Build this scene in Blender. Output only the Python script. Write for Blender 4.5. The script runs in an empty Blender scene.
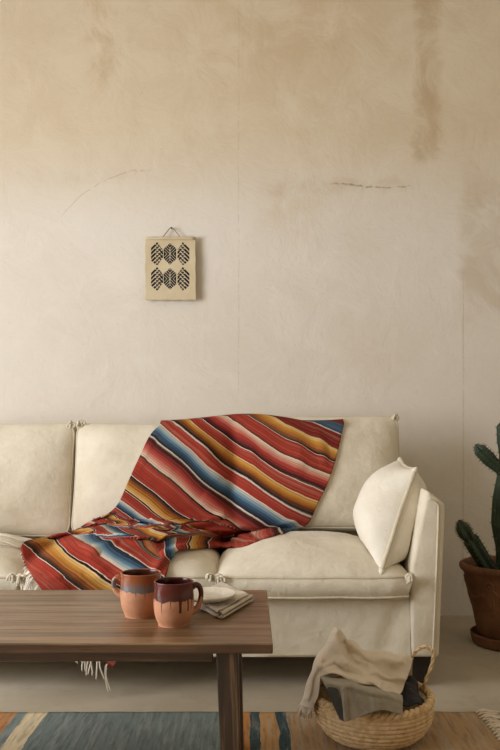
import bpy, bmesh, math, random
from math import sin, cos, pi, exp, sqrt, floor, atan2
from mathutils import Vector, Matrix, noise
from mathutils.bvhtree import BVHTree
random.seed(7)
scene = bpy.context.scene
COL = scene.collection
CH, F, HV = 0.83, 744.0, 434.0            # eye height, focal length in px, horizon row

def at(u, v, Y):                           # a pixel of the photograph at depth Y
    return Vector(((u - 250) / F * Y, Y, CH - (v - HV) / F * Y))
def px(p):
    return 250 + F * p[0] / p[1], HV + F * (CH - p[2]) / p[1]

# ------------------------------------------------------------------ helpers
ORG = {}
def org(o):
    while o is not None and o.name not in ORG and o.parent is not None: o = o.parent
    return ORG.get(o.name, Vector((0, 0, 0))) if o is not None else Vector((0, 0, 0))
def tag(o, label=None, cat=None, group=None, kind=None):
    if label: o['label'] = label
    if cat: o['category'] = cat
    if group: o['group'] = group
    if kind: o['kind'] = kind
    return o
def thing(name, label, cat, loc, group=None):
    o = bpy.data.objects.new(name, None); COL.objects.link(o)
    o.location = loc; o.empty_display_size = .05
    ORG[o.name] = Vector(loc)
    return tag(o, label, cat, group)
def add(name, V, Fc, mat, parent=None, smooth=True, loc=None, mats=None, mi=None, auto=None):
    """world-space vertices -> one linked mesh object, vertices stored relative to its thing's base"""
    o0 = org(parent) if parent is not None else Vector(loc or (0, 0, 0))
    me = bpy.data.meshes.new(name)
    me.from_pydata([(v[0] - o0.x, v[1] - o0.y, v[2] - o0.z) for v in V], [], Fc)
    bm = bmesh.new(); bm.from_mesh(me); bmesh.ops.recalc_face_normals(bm, faces=bm.faces); bm.to_mesh(me); bm.free()
    for m in (mats or [mat]): me.materials.append(m)
    if mi: me.polygons.foreach_set('material_index', mi)
    me.polygons.foreach_set('use_smooth', [bool(smooth)] * len(me.polygons))
    o = bpy.data.objects.new(name, me); COL.objects.link(o)
    if parent is not None: o.parent = parent
    else:
        o.location = o0; ORG[o.name] = o0
    if auto is not None:
        try: me.set_sharp_from_angle(angle=auto)
        except Exception: pass
    return o
class MB:
    def __init__(s): s.V = []; s.F = []
    def put(s, V, Fc):
        n = len(s.V); s.V += [tuple(v) for v in V]; s.F += [tuple(i + n for i in f) for f in Fc]; return s
def bm_to(bm):
    bm.verts.index_update()
    r = [tuple(v.co) for v in bm.verts], [tuple(v.index for v in f.verts) for f in bm.faces]
    bm.free(); return r
def hexa(p, bev=0.0, seg=2):
    """8 corners: bottom 4 (ccw), top 4"""
    bm = bmesh.new(); vs = [bm.verts.new(q) for q in p]
    for f in ((3, 2, 1, 0), (4, 5, 6, 7), (0, 1, 5, 4), (1, 2, 6, 5), (2, 3, 7, 6), (3, 0, 4, 7)): bm.faces.new([vs[i] for i in f])
    if bev: bmesh.ops.bevel(bm, geom=list(bm.edges), offset=bev, segments=seg, profile=.5, affect='EDGES')
    return bm_to(bm)
def box(x0, x1, y0, y1, z0, z1, bev=0.0, seg=2):
    return hexa([(x0, y0, z0), (x1, y0, z0), (x1, y1, z0), (x0, y1, z0), (x0, y0, z1), (x1, y0, z1), (x1, y1, z1), (x0, y1, z1)], bev, seg)
def catmull(P, n):
    P = [Vector(p) for p in P]; out = []
    Q = [2 * P[0] - P[1]] + P + [2 * P[-1] - P[-2]]
    m = len(P) - 1
    for k in range(n + 1):
        t = k / n * m; i = min(int(t), m - 1); f = t - i
        a, b, c, d = Q[i:i + 4]
        out.append(.5 * ((2 * b) + (c - a) * f + (2 * a - 5 * b + 4 * c - d) * f * f + (3 * b - a - 3 * c + d) * f ** 3))
    return out
def tube(P, R, seg=8, closed=False, rib=0, ribamp=0):
    P = [Vector(p) for p in P]; n = len(P)
    if not isinstance(R, (list, tuple)): R = [R] * n
    V = []; Fc = []; prev = None
    for i in range(n):
        a = P[(i - 1) % n] if closed or i else P[0]; b = P[(i + 1) % n] if closed or i < n - 1 else P[-1]
        t = (b - a).normalized() if (b - a).length > 1e-9 else Vector((0, 0, 1))
        if prev is None:
            up = Vector((0, 0, 1)) if abs(t.z) < .9 else Vector((1, 0, 0))
            nn = (up - t * up.dot(t)).normalized()
        else: nn = (prev - t * prev.dot(t)).normalized()
        prev = nn; bb = t.cross(nn)
        for k in range(seg):
            a = 2 * pi * k / seg; r = R[i] * (1 + (ribamp * cos(rib * a) if rib else 0))
            V.append(P[i] + (nn * cos(a) + bb * sin(a)) * r)
    for i in range(n if closed else n - 1):
        for k in range(seg):
            j = (i + 1) % n
            Fc.append((i * seg + k, i * seg + (k + 1) % seg, j * seg + (k + 1) % seg, j * seg + k))
    if not closed:
        Fc.append(tuple(range(seg))[::-1]); Fc.append(tuple((n - 1) * seg + k for k in range(seg)))
    return V, Fc
def lathe(prof, c, seg=48, fn=None, caps=True):
    V = []; Fc = []; n = len(prof)
    for i, (r, z) in enumerate(prof):
        for k in range(seg):
            a = 2 * pi * k / seg; rr, zz = (fn(r, z, a) if fn else (r, z))
            V.append((c[0] + rr * cos(a), c[1] + rr * sin(a), c[2] + zz))
    for i in range(n - 1):
        for k in range(seg):
            Fc.append((i * seg + k, i * seg + (k + 1) % seg, (i + 1) * seg + (k + 1) % seg, (i + 1) * seg + k))
    if caps and prof[0][0] > 1e-5: Fc.append(tuple(range(seg))[::-1])
    if caps and prof[-1][0] > 1e-5: Fc.append(tuple((n - 1) * seg + k for k in range(seg)))
    return V, Fc
def lerp(a, b, t): return a + (b - a) * t
def sst(x): x = max(0., min(1., x)); return x * x * (3 - 2 * x)
def table(T, x):
    if x <= T[0][0]: return T[0][1]
    for (a, b), (c, d) in zip(T, T[1:]):
        if x <= c: return b + (d - b) * (x - a) / (c - a)
    return T[-1][1]
def patch(G, nu, nv, fn=None):
    """smooth sheet through a grid of control points"""
    rows = [catmull(r, nu) for r in G]
    cols = [catmull([r[i] for r in rows], nv) for i in range(nu + 1)]
    V = []; Fc = []
    for j in range(nv + 1):
        for i in range(nu + 1):
            p = cols[i][j]
            V.append(p + fn(i / nu, j / nv, p) if fn else p)
    w = nu + 1
    for j in range(nv):
        for i in range(nu): Fc.append((j * w + i, j * w + i + 1, (j + 1) * w + i + 1, (j + 1) * w + i))
    return V, Fc
def thicken(o, t, off=0.0):
    m = o.modifiers.new('thickness', 'SOLIDIFY'); m.thickness = t; m.offset = off
    return o
def nz(p, s=1., seed=0.): return noise.noise(Vector(p) * s + Vector((seed, seed * 1.7, -seed)))

# ------------------------------------------------------------------ materials
def lin(c):
    if isinstance(c, str): c = tuple(int(c[i:i + 2], 16) / 255 for i in (0, 2, 4))
    return tuple(x / 12.92 if x <= .04045 else ((x + .055) / 1.055) ** 2.4 for x in c) + (1,)
class NT:
    def __init__(s, name, rough=.8, spec=.3):
        s.m = bpy.data.materials.new(name); s.m.use_nodes = True; s.t = s.m.node_tree
        s.b = s.t.nodes['Principled BSDF']; s.b.inputs['Roughness'].default_value = rough
        s.b.inputs['Specular IOR Level'].default_value = spec
    def set(s, i, v):
        if isinstance(v, bpy.types.NodeSocket): s.t.links.new(v, i)
        elif v is not None: i.default_value = v
    def n(s, typ, out=0, props=None, **kw):
        x = s.t.nodes.new(typ)
        for k, v in (props or {}).items(): setattr(x, k, v)
        for k, v in kw.items(): s.set(x.inputs[int(k[1:])] if k[0] == 'i' and k[1:].isdigit() else x.inputs[k.replace('_', ' ')], v)
        return x.outputs[out]
    def math(s, op, a, b=None, c=None, clamp=False):
        x = s.t.nodes.new('ShaderNodeMath'); x.operation = op; x.use_clamp = clamp
        s.set(x.inputs[0], a); s.set(x.inputs[1], b); s.set(x.inputs[2], c); return x.outputs[0]
    def mix(s, f, a, b, mode='MIX'):
        x = s.t.nodes.new('ShaderNodeMix'); x.data_type = 'RGBA'; x.blend_type = mode
        s.set(x.inputs[0], f); s.set(x.inputs[6], a); s.set(x.inputs[7], b); return x.outputs[2]
    def obj(s): return s.n('ShaderNodeTexCoord', out=3)
    def map(s, v, scale=(1, 1, 1), loc=(0, 0, 0), rot=(0, 0, 0)):
        x = s.t.nodes.new('ShaderNodeMapping'); s.t.links.new(v, x.inputs[0])
        x.inputs[1].default_value = loc; x.inputs[2].default_value = rot; x.inputs[3].default_value = scale; return x.outputs[0]
    def noise(s, v, scale, detail=4, rough=.55, dist=0):
        return s.n('ShaderNodeTexNoise', Vector=v, Scale=float(scale), Detail=float(detail), Roughness=float(rough), Distortion=float(dist))
    def ramp(s, f, stops, interp='LINEAR'):
        x = s.t.nodes.new('ShaderNodeValToRGB'); r = x.color_ramp; r.interpolation = interp
        s.set(x.inputs[0], f)
        while len(r.elements) > 1: r.elements.remove(r.elements[-1])
        for i, (p, c) in enumerate(stops):
            e = r.elements[0] if i == 0 else r.elements.new(p)
            e.position = p; e.color = c if not isinstance(c, str) else lin(c)
        return x.outputs[0]
    def smooth(s, v, a, b):
        x = s.t.nodes.new('ShaderNodeMapRange'); x.interpolation_type = 'SMOOTHSTEP'
        s.set(x.inputs[0], v); x.inputs[1].default_value = a; x.inputs[2].default_value = b
        x.inputs[3].default_value = 0; x.inputs[4].default_value = 1; return x.outputs[0]
    def band(s, v, a, b, soft):
        return s.math('MULTIPLY', s.smooth(v, a - soft, a + soft), s.smooth(v, b + soft, b - soft))
    def bump(s, h, strength=.3, dist=.01, nrm=None):
        x = s.t.nodes.new('ShaderNodeBump'); s.set(x.inputs['Height'], h)
        x.inputs['Strength'].default_value = strength; x.inputs['Distance'].default_value = dist
        if nrm is not None: s.t.links.new(nrm, x.inputs['Normal'])
        return x.outputs[0]
    def done(s, color=None, normal=None, rough=None):
        if color is not None: s.set(s.b.inputs['Base Color'], color)
        if normal is not None: s.t.links.new(normal, s.b.inputs['Normal'])
        if rough is not None: s.set(s.b.inputs['Roughness'], rough)
        return s.m

def linen(name, c1, c2, c3=None, weave=900, bump=.25):
    k = NT(name, .95, .1); o = k.obj()
    w1 = k.noise(k.map(o, (weave * .12, weave, weave)), 1, 2, .6); w2 = k.noise(k.map(o, (weave, weave * .3, weave * .12)), 1, 2, .6)
    w = k.math('ADD', k.math('MULTIPLY', w1, .5), k.math('MULTIPLY', w2, .5))
    big = k.noise(o, 9, 4, .6)
    c = k.mix(k.smooth(big, .3, .7), lin(c1), lin(c2))
    c = k.mix(k.smooth(w, .52, .75), c, lin(c3 or c1))
    k.b.inputs['Sheen Weight'].default_value = .15
    soft = k.noise(o, 22, 5, .55, .4)
    return k.done(c, k.bump(soft, bump, .02, k.bump(w, .25, .001)))
LINEN = linen('sofa_linen', 'e0d6c0', 'd5c9b1', 'ebe3d2')
PIPING = linen('sofa_piping', 'd2c6ae', 'c8bba2', 'e4dac6', 1200)
PILLOW = linen('pillow_linen', 'ebe3d2', 'e2d8c4', 'f3ede0', 800)
BEIGE = linen('beige_linen', 'dfd0ba', 'd3c3ab', 'eadfcd', 800)
OLIVE = linen('olive_linen', 'a39b89', '958c7b', 'b5ac9c', 800)
CHAR = linen('charcoal_cloth', '2c2a2a', '242324', '3b3836', 800)
NAPK = linen('napkin_linen', 'd0c3ae', 'b9aa93', 'e4dac8', 1000)
FRINGE = linen('fringe_cotton', 'e6dccb', 'd6c9b4', 'f0e8da', 1500)

def mat_wall():
    k = NT('aged_plaster', .93, .15); o = k.obj(); sp = k.n('ShaderNodeSeparateXYZ', out=0, i0=o)
    X = sp.node.outputs[0]; Z = sp.node.outputs[2]
    n1 = k.noise(o, 1.1, 5, .6, .3); n2 = k.noise(o, 4.5, 6, .65, .6); n3 = k.noise(o, 35, 4, .6)
    wob = k.math('SUBTRACT', n2, .5)
    Xd = k.math('ADD', X, k.math('MULTIPLY', wob, .10)); Zd = k.math('ADD', Z, k.math('MULTIPLY', wob, .16))
    Xf = k.math('ADD', X, k.math('MULTIPLY', k.math('SUBTRACT', k.noise(o, 5, 7, .7, .5), .5), .16))
    Zf = k.math('ADD', Z, k.math('MULTIPLY', k.math('SUBTRACT', k.noise(o, 4, 7, .7, .5), .5), .22))
    c = k.mix(k.smooth(n1, .3, .7), lin('e4dccf'), lin('ddd3c4'))
    c = k.mix(k.math('MULTIPLY', k.smooth(n2, .45, .75), .5), c, lin('e9e2d6'))
    top = k.smooth(Zd, 1.75, 2.25)                                        # older ochre coat above
    c = k.mix(k.math('MULTIPLY', top, .75), c, k.mix(k.smooth(n2, .35, .7), lin('d9c7a8'), lin('cfba98')))
    def stain(x0, x1, z0, z1, sx, sz, amt, col, XX=Xf, ZZ=Zf, tex=True):
        nonlocal c
        m = k.math('MULTIPLY', k.band(XX, x0, x1, sx), k.band(ZZ, z0, z1, sz))
        if tex: m = k.math('MULTIPLY', m, k.smooth(n2, .30, .62))
        c = k.mix(k.math('MULTIPLY', m, amt), c, lin(col))
    stain(-.74, -.63, 2.42, 3.2, .035, .1, .45, 'b3925f')
    stain(.755, .865, 2.07, 3.2, .025, .04, .48, 'ab8d60')
    stain(-.2, .55, 2.45, 2.9, .3, .2, .35, 'c2a67a')
    stain(.08, .70, 1.93, 1.985, .08, .025, .32, 'b59a72')
    stain(.05, .3, 1.75, 1.95, .1, .1, .4, 'cdb590')
    stain(-1.2, -.5, 1.99, 2.03, .15, .03, .2, 'bda47c', Xd, Zf)
    stain(.97, 1.3, 1.35, 2.0, .03, .1, .42, 'b89d74')
    stain(.42, .75, 1.0, 1.35, .2, .2, .25, 'c9b18c', Xd, Zd)
    stain(-.68, -.4, 1.5, 1.7, .1, .1, .3, 'efe6d6', Xd, Zd)
    stain(.969, .978, .1, 1.5, .004, .1, .25, 'b79f7c', k.math('ADD', X, k.math('MULTIPLY', wob, .02)), Z)
    # hairline cracks and a dotted scratch
    def crack(expr, z0, z1, w, amt, col='8f7750', axis=Z):
        nonlocal c
        d = k.math('ABSOLUTE', expr)
        m = k.math('MULTIPLY', k.smooth(d, w, 0), k.band(axis, z0, z1, .03))
        m = k.math('MULTIPLY', m, k.smooth(n3, .38, .55))
        c = k.mix(k.math('MULTIPLY', m, amt), c, lin(col)); return m
    w9 = k.math('SUBTRACT', k.noise(o, 6, 5, .65), .5)
    zz = k.math('SUBTRACT', Z, k.math('ADD', 1.965, k.math('MULTIPLY', w9, .06)))
    m1 = crack(zz, .38, .72, .006, .6, '84693f', X)
    zz2 = k.math('SUBTRACT', Z, k.math('ADD', k.math('MULTIPLY', k.math('POWER', k.math('ADD', X, .5), 2.), -1.6), k.math('ADD', 2.035, k.math('MULTIPLY', w9, .05))))
    m2 = crack(zz2, -.86, -.46, .004, .35, '9b8258', X)
    crack(k.math('SUBTRACT', X, k.math('ADD', -.052, k.math('MULTIPLY', w9, .012))), 1.0, 2.8, .004, .25, 'a89070')
    crack(k.math('SUBTRACT', X, k.math('ADD', .975, k.math('MULTIPLY', w9, .012))), .2, 1.55, .003, .25, '8f7a58')
    c = k.mix(k.math('MULTIPLY', k.smooth(n3, .58, .75), .12), c, lin('b9a27e'))
    h = k.math('ADD', k.math('MULTIPLY', n2, .7), k.math('MULTIPLY', n3, .12))
    h = k.math('SUBTRACT', h, k.math('MULTIPLY', k.math('ADD', m1, m2), .2))
    return k.done(c, k.bump(h, .35, .03))
WALL = mat_wall()
def mat_floor():
    k = NT('worn_concrete', .55, .3); o = k.obj()
    a = k.noise(o, 1.6, 6, .6, .4); b = k.noise(o, 8, 6, .65, .3); d = k.noise(o, 60, 3, .6)
    c = k.mix(k.smooth(a, .3, .7), lin('bcb19d'), lin('a79a84'))
    c = k.mix(k.math('MULTIPLY', k.smooth(b, .5, .75), .4), c, lin('93866f'))
    c = k.mix(k.math('MULTIPLY', k.smooth(d, .62, .78), .25), c, lin('8c806c'))
    return k.done(c, k.bump(k.math('ADD', b, k.math('MULTIPLY', d, .2)), .12, .01), k.math('ADD', .42, k.math('MULTIPLY', b, .25)))
FLOOR = mat_floor()
def mat_plain(name, c, rough=.7, spec=.3, scale=20, amt=.15, metal=0):
    k = NT(name, rough, spec); o = k.obj(); n = k.noise(o, scale, 4, .6)
    d = tuple(x * (1 - amt * 2) for x in lin(c)[:3]) + (1,)
    k.b.inputs['Metallic'].default_value = metal
    return k.done(k.mix(k.smooth(n, .35, .7), lin(c), d), k.bump(n, .15, .004))
PAINT = mat_plain('room_paint', 'e2d9c8', .9, .1, 3, .03)
FRAMEP = mat_plain('window_paint', 'e8e2d4', .5, .3, 10, .03)
DARKW = mat_plain('dark_leg_wood', '2a211b', .45, .35, 40, .2)
SOIL = mat_plain('soil', '3a2c20', .95, .1, 90, .3)
NAIL = mat_plain('nail_steel', '77706a', .4, .5, 60, .1, .8)
CORD = mat_plain('jute_cord', 'b09872', .9, .1, 300, .2)
THORN = mat_plain('areole', '857c62', .9, .1, 300, .1)
def mat_wood(name, along, A, B, C, rough=.29):
    k = NT(name, rough, .6); o = k.obj()
    sc = [26, 26, 26]; sc['XYZ'.index(along)] = 1.6
    w = k.noise(k.map(o, tuple(sc)), 1, 8, .62, .6)
    sc2 = [150, 150, 150]; sc2['XYZ'.index(along)] = 4
    f = k.noise(k.map(o, tuple(sc2)), 1, 4, .6)
    b = k.noise(o, 3.5, 4, .6)
    c = k.mix(k.smooth(w, .40, .60), lin(A), lin(B))
    c = k.mix(k.math('MULTIPLY', k.smooth(f, .5, .70), .7), c, lin(C))
    c = k.mix(k.math('MULTIPLY', k.smooth(b, .45, .7), .5), c, lin(C))
    sc3 = [60, 60, 60]; sc3['XYZ'.index(along)] = 2.2
    c = k.mix(k.math('MULTIPLY', k.smooth(k.noise(k.map(o, tuple(sc3), (3, 5, 1)), 1, 6, .65, .8), .54, .70), .5), c, lin('a5805a'))
    h = k.math('ADD', k.math('MULTIPLY', w, .6), k.math('MULTIPLY', f, .4))
    return k.done(c, k.bump(h, .25, .004), k.math('ADD', rough - .1, k.math('MULTIPLY', f, .3)))
WOODX = mat_wood('walnut_plank', 'X', '8a6b4b', '654a30', '3a291b')
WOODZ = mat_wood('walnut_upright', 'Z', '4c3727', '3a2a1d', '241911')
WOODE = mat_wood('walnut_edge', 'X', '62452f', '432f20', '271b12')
def mat_mug(name, zg, glaze1, glaze2, clay, drip, seed):
    """raw clay with a poured glaze that ends in runs"""
    k = NT(name, .5, .4); o = k.obj(); sp = k.n('ShaderNodeSeparateXYZ', i0=o).node
    ang = k.math('ARCTAN2', sp.outputs[1], sp.outputs[0])
    cv = k.n('ShaderNodeCombineXYZ', i0=k.math('COSINE', ang), i1=k.math('SINE', ang), i2=float(seed))
    e1 = k.noise(cv, 1.6, 2, .5); e2 = k.noise(cv, 7.0, 1, .4)
    runs = k.math('MULTIPLY', k.smooth(e2, .60, .68), drip)
    edge = k.math('SUBTRACT', k.math('SUBTRACT', zg, k.math('MULTIPLY', k.math('SUBTRACT', e1, .5), .022)), runs)
    d = k.math('SUBTRACT', sp.outputs[2], edge)
    m = k.smooth(d, -.0008, .0012)
    n = k.noise(o, 38, 5, .65, .4)
    g = k.mix(k.smooth(k.math('ADD', d, k.math('MULTIPLY', k.math('SUBTRACT', n, .5), .03)), .004, .026), lin(glaze2), lin(glaze1))
    g = k.mix(k.math('MULTIPLY', k.smooth(n, .52, .7), .35), g, lin('6d3a26'))
    cl = k.mix(k.smooth(n, .35, .7), lin(clay), tuple(x * .82 for x in lin(clay)[:3]) + (1,))
    return k.done(k.mix(m, cl, g), k.bump(k.math('ADD', k.math('MULTIPLY', m, .6), k.math('MULTIPLY', n, .15)), .4, .0015), k.math('SUBTRACT', .62, k.math('MULTIPLY', m, .47)))
MUG1 = mat_mug('mug_grey_brown_glaze', .060, '94522f', '706c6a', 'c48a66', .014, 3.1)
MUG2 = mat_mug('mug_oxblood_glaze', .057, '5a231b', '532e28', 'c28763', .024, 8.6)
def mat_gloss(name, c, r): 
    k = NT(name, r, .5); n = k.noise(k.obj(), 40, 4, .6)
    return k.done(k.mix(k.smooth(n, .35, .7), lin(c), tuple(x * .8 for x in lin(c)[:3]) + (1,)))
GLZ1 = mat_gloss('brown_glaze_shaded', '4a2416', .2); GLZ2 = mat_gloss('oxblood_glaze_shaded', '3a1512', .16)  # inner glazes, darkened: the shade inside the mugs is put into their colour
PLATE = mat_gloss('cream_glaze', 'e6dcc6', .3)
def mat_terracotta():
    k = NT('terracotta', .85, .2); o = k.obj(); n = k.noise(o, 6, 6, .65, .3); f = k.noise(o, 70, 4, .6)
    c = k.mix(k.smooth(n, .32, .68), lin('8a6347'), lin('684631'))
    c = k.mix(k.math('MULTIPLY', k.smooth(k.noise(o, 12, 6, .7), .55, .72), .35), c, lin('a07a58'))
    return k.done(c, k.bump(f, .2, .004))
TERRA = mat_terracotta()
def mat_cactus():
    k = NT('cactus_skin', .55, .4); o = k.obj(); n = k.noise(o, 25, 4, .6)
    c = k.mix(k.smooth(n, .35, .7), lin('33452f'), lin('233122'))
    return k.done(c, k.bump(n, .2, .004))
CACT = mat_cactus()
def mat_basket():
    k = NT('seagrass', .85, .2); o = k.obj(); n = k.noise(o, 60, 4, .6); b = k.noise(o, 9, 4, .6)
    c = k.mix(k.smooth(n, .35, .68), lin('e2c597'), lin('c4a172'))
    c = k.mix(k.math('MULTIPLY', k.smooth(b, .45, .7), .5), c, lin('dfc39a'))
    return k.done(c, k.bump(n, .4, .004))
BASK = mat_basket()
def mat_rug():
    k = NT('flatweave_rug', .97, .08); o = k.obj(); sp = k.n('ShaderNodeSeparateXYZ', i0=o).node
    w = k.math('SUBTRACT', k.noise(k.map(o, (1, .8, 1)), 7, 5, .6), .5)
    x = k.math('ADD', k.math('SUBTRACT', sp.outputs[0], .45), k.math('MULTIPLY', w, .035))
    st = [(-1.6, 'B'), (-.80, 'O'), (-.69, 'B'), (-.658, 'C'), (-.606, 'B'), (-.045, 'O'), (-.008, 'D'), (.022, 'T'), (.068, 'D'), (.103, 'F')]
    cc = {'B': '76827f', 'O': 'bd834f', 'C': 'dcc8a2', 'D': '3c4f55', 'T': 'bf9464', 'F': 'ad8f6c'}
    f = k.math('DIVIDE', k.math('ADD', x, 1.7), 2.5)
    c = k.ramp(f, [((a + 1.7) / 2.5, cc[b]) for a, b in st], 'CONSTANT')
    n = k.noise(k.map(o, (60, 7, 30)), 1, 5, .6, .3); m = k.noise(o, 3, 4, .6)
    c = k.mix(k.math('MULTIPLY', k.smooth(n, .48, .62), .6), c, k.mix(.5, c, lin('a9aca6')))
    c = k.mix(k.math('MULTIPLY', k.smooth(k.noise(k.map(o, (95, 11, 30)), 1, 5, .6), .48, .64), .5), c, k.mix(.6, c, lin('26261f')))
    f2 = k.noise(k.map(o, (260, 700, 300)), 1, 2, .6)
    c = k.mix(k.math('MULTIPLY', k.smooth(f2, .5, .7), .3), c, k.mix(.5, c, lin('e0cfae')))
    return k.done(c, k.bump(k.math('ADD', k.math('MULTIPLY', f2, .4), n), .5, .006))
RUG = mat_rug()

# the striped blanket's weave: s runs across the stripes, 340..640
W_, K_, R_, R2 = 'd9cbb8', '261b19', '9e3a2c', '7d2a22'
def seg_list():
    L = []
    def flat(a, b, c): L.append((a, c)); L.append((b, c))
    def grad(a, b, cs):
        for i, c in enumerate(cs): L.append((a + (b - a) * i / (len(cs) - 1), c))
    gold = ['dcbf8c', 'c9943f', 'b9792c', '985524', '63381f', K_]
    pinkup = [K_, '54201f', '8d2e29', 'ad4238', 'c06a58', 'd2a189', 'dbcab0']
    blue = [ '232b33', '2e4354', '3b5a70', '5f7f92', '9cabab', 'd8d2c0']
    flat(300, 325.8, R2); flat(326, 335, '3a5468'); flat(335.3, 336.6, W_); flat(336.8, 350, R2); flat(350.2, 351, K_)
    grad(351.2, 364, gold[::-1][1:][::-1]); flat(364.2, 365.2, K_); flat(365.4, 366.2, W_)
    flat(366.4, 380, R_); flat(380.2, 381.8, K_)
    grad(382, 401, pinkup[::-1]); flat(401.2, 402.4, W_)
    flat(402.6, 413.5, R_)
    grad(413.7, 428, gold); flat(428.2, 430.4, K_); flat(430.5, 431.7, W_)
    flat(431.9, 443.6, R_); flat(443.8, 444.8, W_)
    grad(445, 461, blue[::-1]); flat(461.2, 462.3, K_); flat(462.4, 463.8, W_)
    grad(464, 490, pinkup); flat(490.2, 492.4, K_)
    flat(492.6, 515.4, R_); flat(515.6, 517, W_); flat(517.1, 520, K_)
    grad(520.2, 535, gold[::-1][1:]); flat(535.2, 536.2, K_); flat(536.3, 537.2, W_)
    flat(537.4, 550, R_); flat(550.2, 551.2, W_)
    grad(551.4, 563, blue[::-1]); flat(563.2, 564.4, W_)
    flat(564.6, 573, R_); flat(573.1, 575, K_)
    grad(575.2, 587, gold[::-1][1:]); flat(587.2, 588.2, W_)
    flat(588.4, 598, R2); flat(598.1, 600, W_)
    grad(600.2, 611, blue); flat(611.1, 622, R_); flat(622.1, 624, W_)
    grad(624.2, 634, gold[1:-1]); flat(634.1, 645, R_)
    return L
def mat_blanket():
    k = NT('striped_wool', .95, .1)
    uv = k.n('ShaderNodeUVMap', props={'uv_map': 'weave'}); sp = k.n('ShaderNodeSeparateXYZ', i0=uv).node
    o = k.obj()
    s = k.math('ADD', k.math('MULTIPLY', sp.outputs[0], 300.), 340.)
    s = k.math('ADD', s, k.math('MULTIPLY', k.math('SUBTRACT', k.noise(o, 60, 2, .5), .5), .9))
    s = k.math('ADD', s, k.math('MULTIPLY', k.math('SINE', k.math('MULTIPLY', s, 2 * pi / 3.0)), .52))
    L = seg_list(); c = None; i = 0
    while i < len(L) - 1:
        part = L[i:i + 30]; a, b = part[0][0], part[-1][0]
        r = k.ramp(k.math('DIVIDE', k.math('SUBTRACT', s, a), b - a), [((q - a) / (b - a), col) for q, col in part])
        c = r if c is None else k.mix(k.math('GREATER_THAN', s, a), c, r)
        i += 29
    cv = k.n('ShaderNodeCombineXYZ', i0=k.math('MULTIPLY', s, 1.05), i1=k.math('MULTIPLY', sp.outputs[1], .15), i2=0.)
    yarn = k.noise(cv, 1, 1, .5)                                          # dark and light picks
    c = k.mix(k.math('MULTIPLY', k.smooth(yarn, .50, .62), .30), c, lin('2a1a18'))
    c = k.mix(k.math('MULTIPLY', k.smooth(k.noise(cv, 1.7, 1, .5), .56, .68), .16), c, lin('e7cfae'))
    pick = k.smooth(k.math('SINE', k.math('MULTIPLY', sp.outputs[0], 300 * 2 * pi / 3.0)), .1, .9)
    c = k.mix(k.math('MULTIPLY', pick, .22), c, lin('301c18'))
    tex = k.noise(k.map(uv, (900, 300, 1)), 1, 3, .6)
    c = k.mix(k.math('MULTIPLY', k.smooth(tex, .5, .75), .18), c, lin('4a1512'))
    return k.done(c, k.bump(tex, .3, .002, k.bump(k.noise(o, 26, 4, .5), .25, .012)))
BLANK = mat_blanket()

# ------------------------------------------------------------------ room
ZC, YW, XL, XR, YB = 3.25, 3.40, -2.7, 2.6, -2.4
def struct(name, VF, mat, **kw): return tag(add(name, VF[0], VF[1], mat, None, False, **kw), kind='structure')
struct('floor', box(XL - .1, XR + .1, YB, YW + .1, -.1, 0), FLOOR)
struct('wall_back', box(XL - .1, XR + .1, YW, YW + .1, 0, ZC), WALL)
struct('wall_right', box(XR, XR + .1, YB, YW, 0, ZC), PAINT)
struct('ceiling', box(XL - .1, XR + .1, YB, YW + .1, ZC, ZC + .1), PAINT)
WY0, WY1, WZ0, WZ1 = -.1, 2.15, .45, 2.25                                 # the window in the left wall
wl = MB()
for b in (box(XL - .1, XL, YB, WY0, 0, ZC), box(XL - .1, XL, WY1, YW, 0, ZC), box(XL - .1, XL, WY0, WY1, 0, WZ0), box(XL - .1, XL, WY0, WY1, WZ1, ZC)): wl.put(*b)
struct('wall_left', (wl.V, wl.F), PAINT)
wf = MB()
for b in (box(XL - .08, XL + .02, WY0, WY0 + .06, WZ0, WZ1), box(XL - .08, XL + .02, WY1 - .06, WY1, WZ0, WZ1), box(XL - .08, XL + .02, WY0 + .06, WY1 - .06, WZ0, WZ0 + .06),
          box(XL - .08, XL + .02, WY0 + .06, WY1 - .06, WZ1 - .06, WZ1), box(XL - .06, XL - .02, (WY0 + WY1) / 2 - .025, (WY0 + WY1) / 2 + .025, WZ0 + .06, WZ1 - .06)): wf.put(*b)
struct('window_1', (wf.V, wf.F), FRAMEP)
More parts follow.
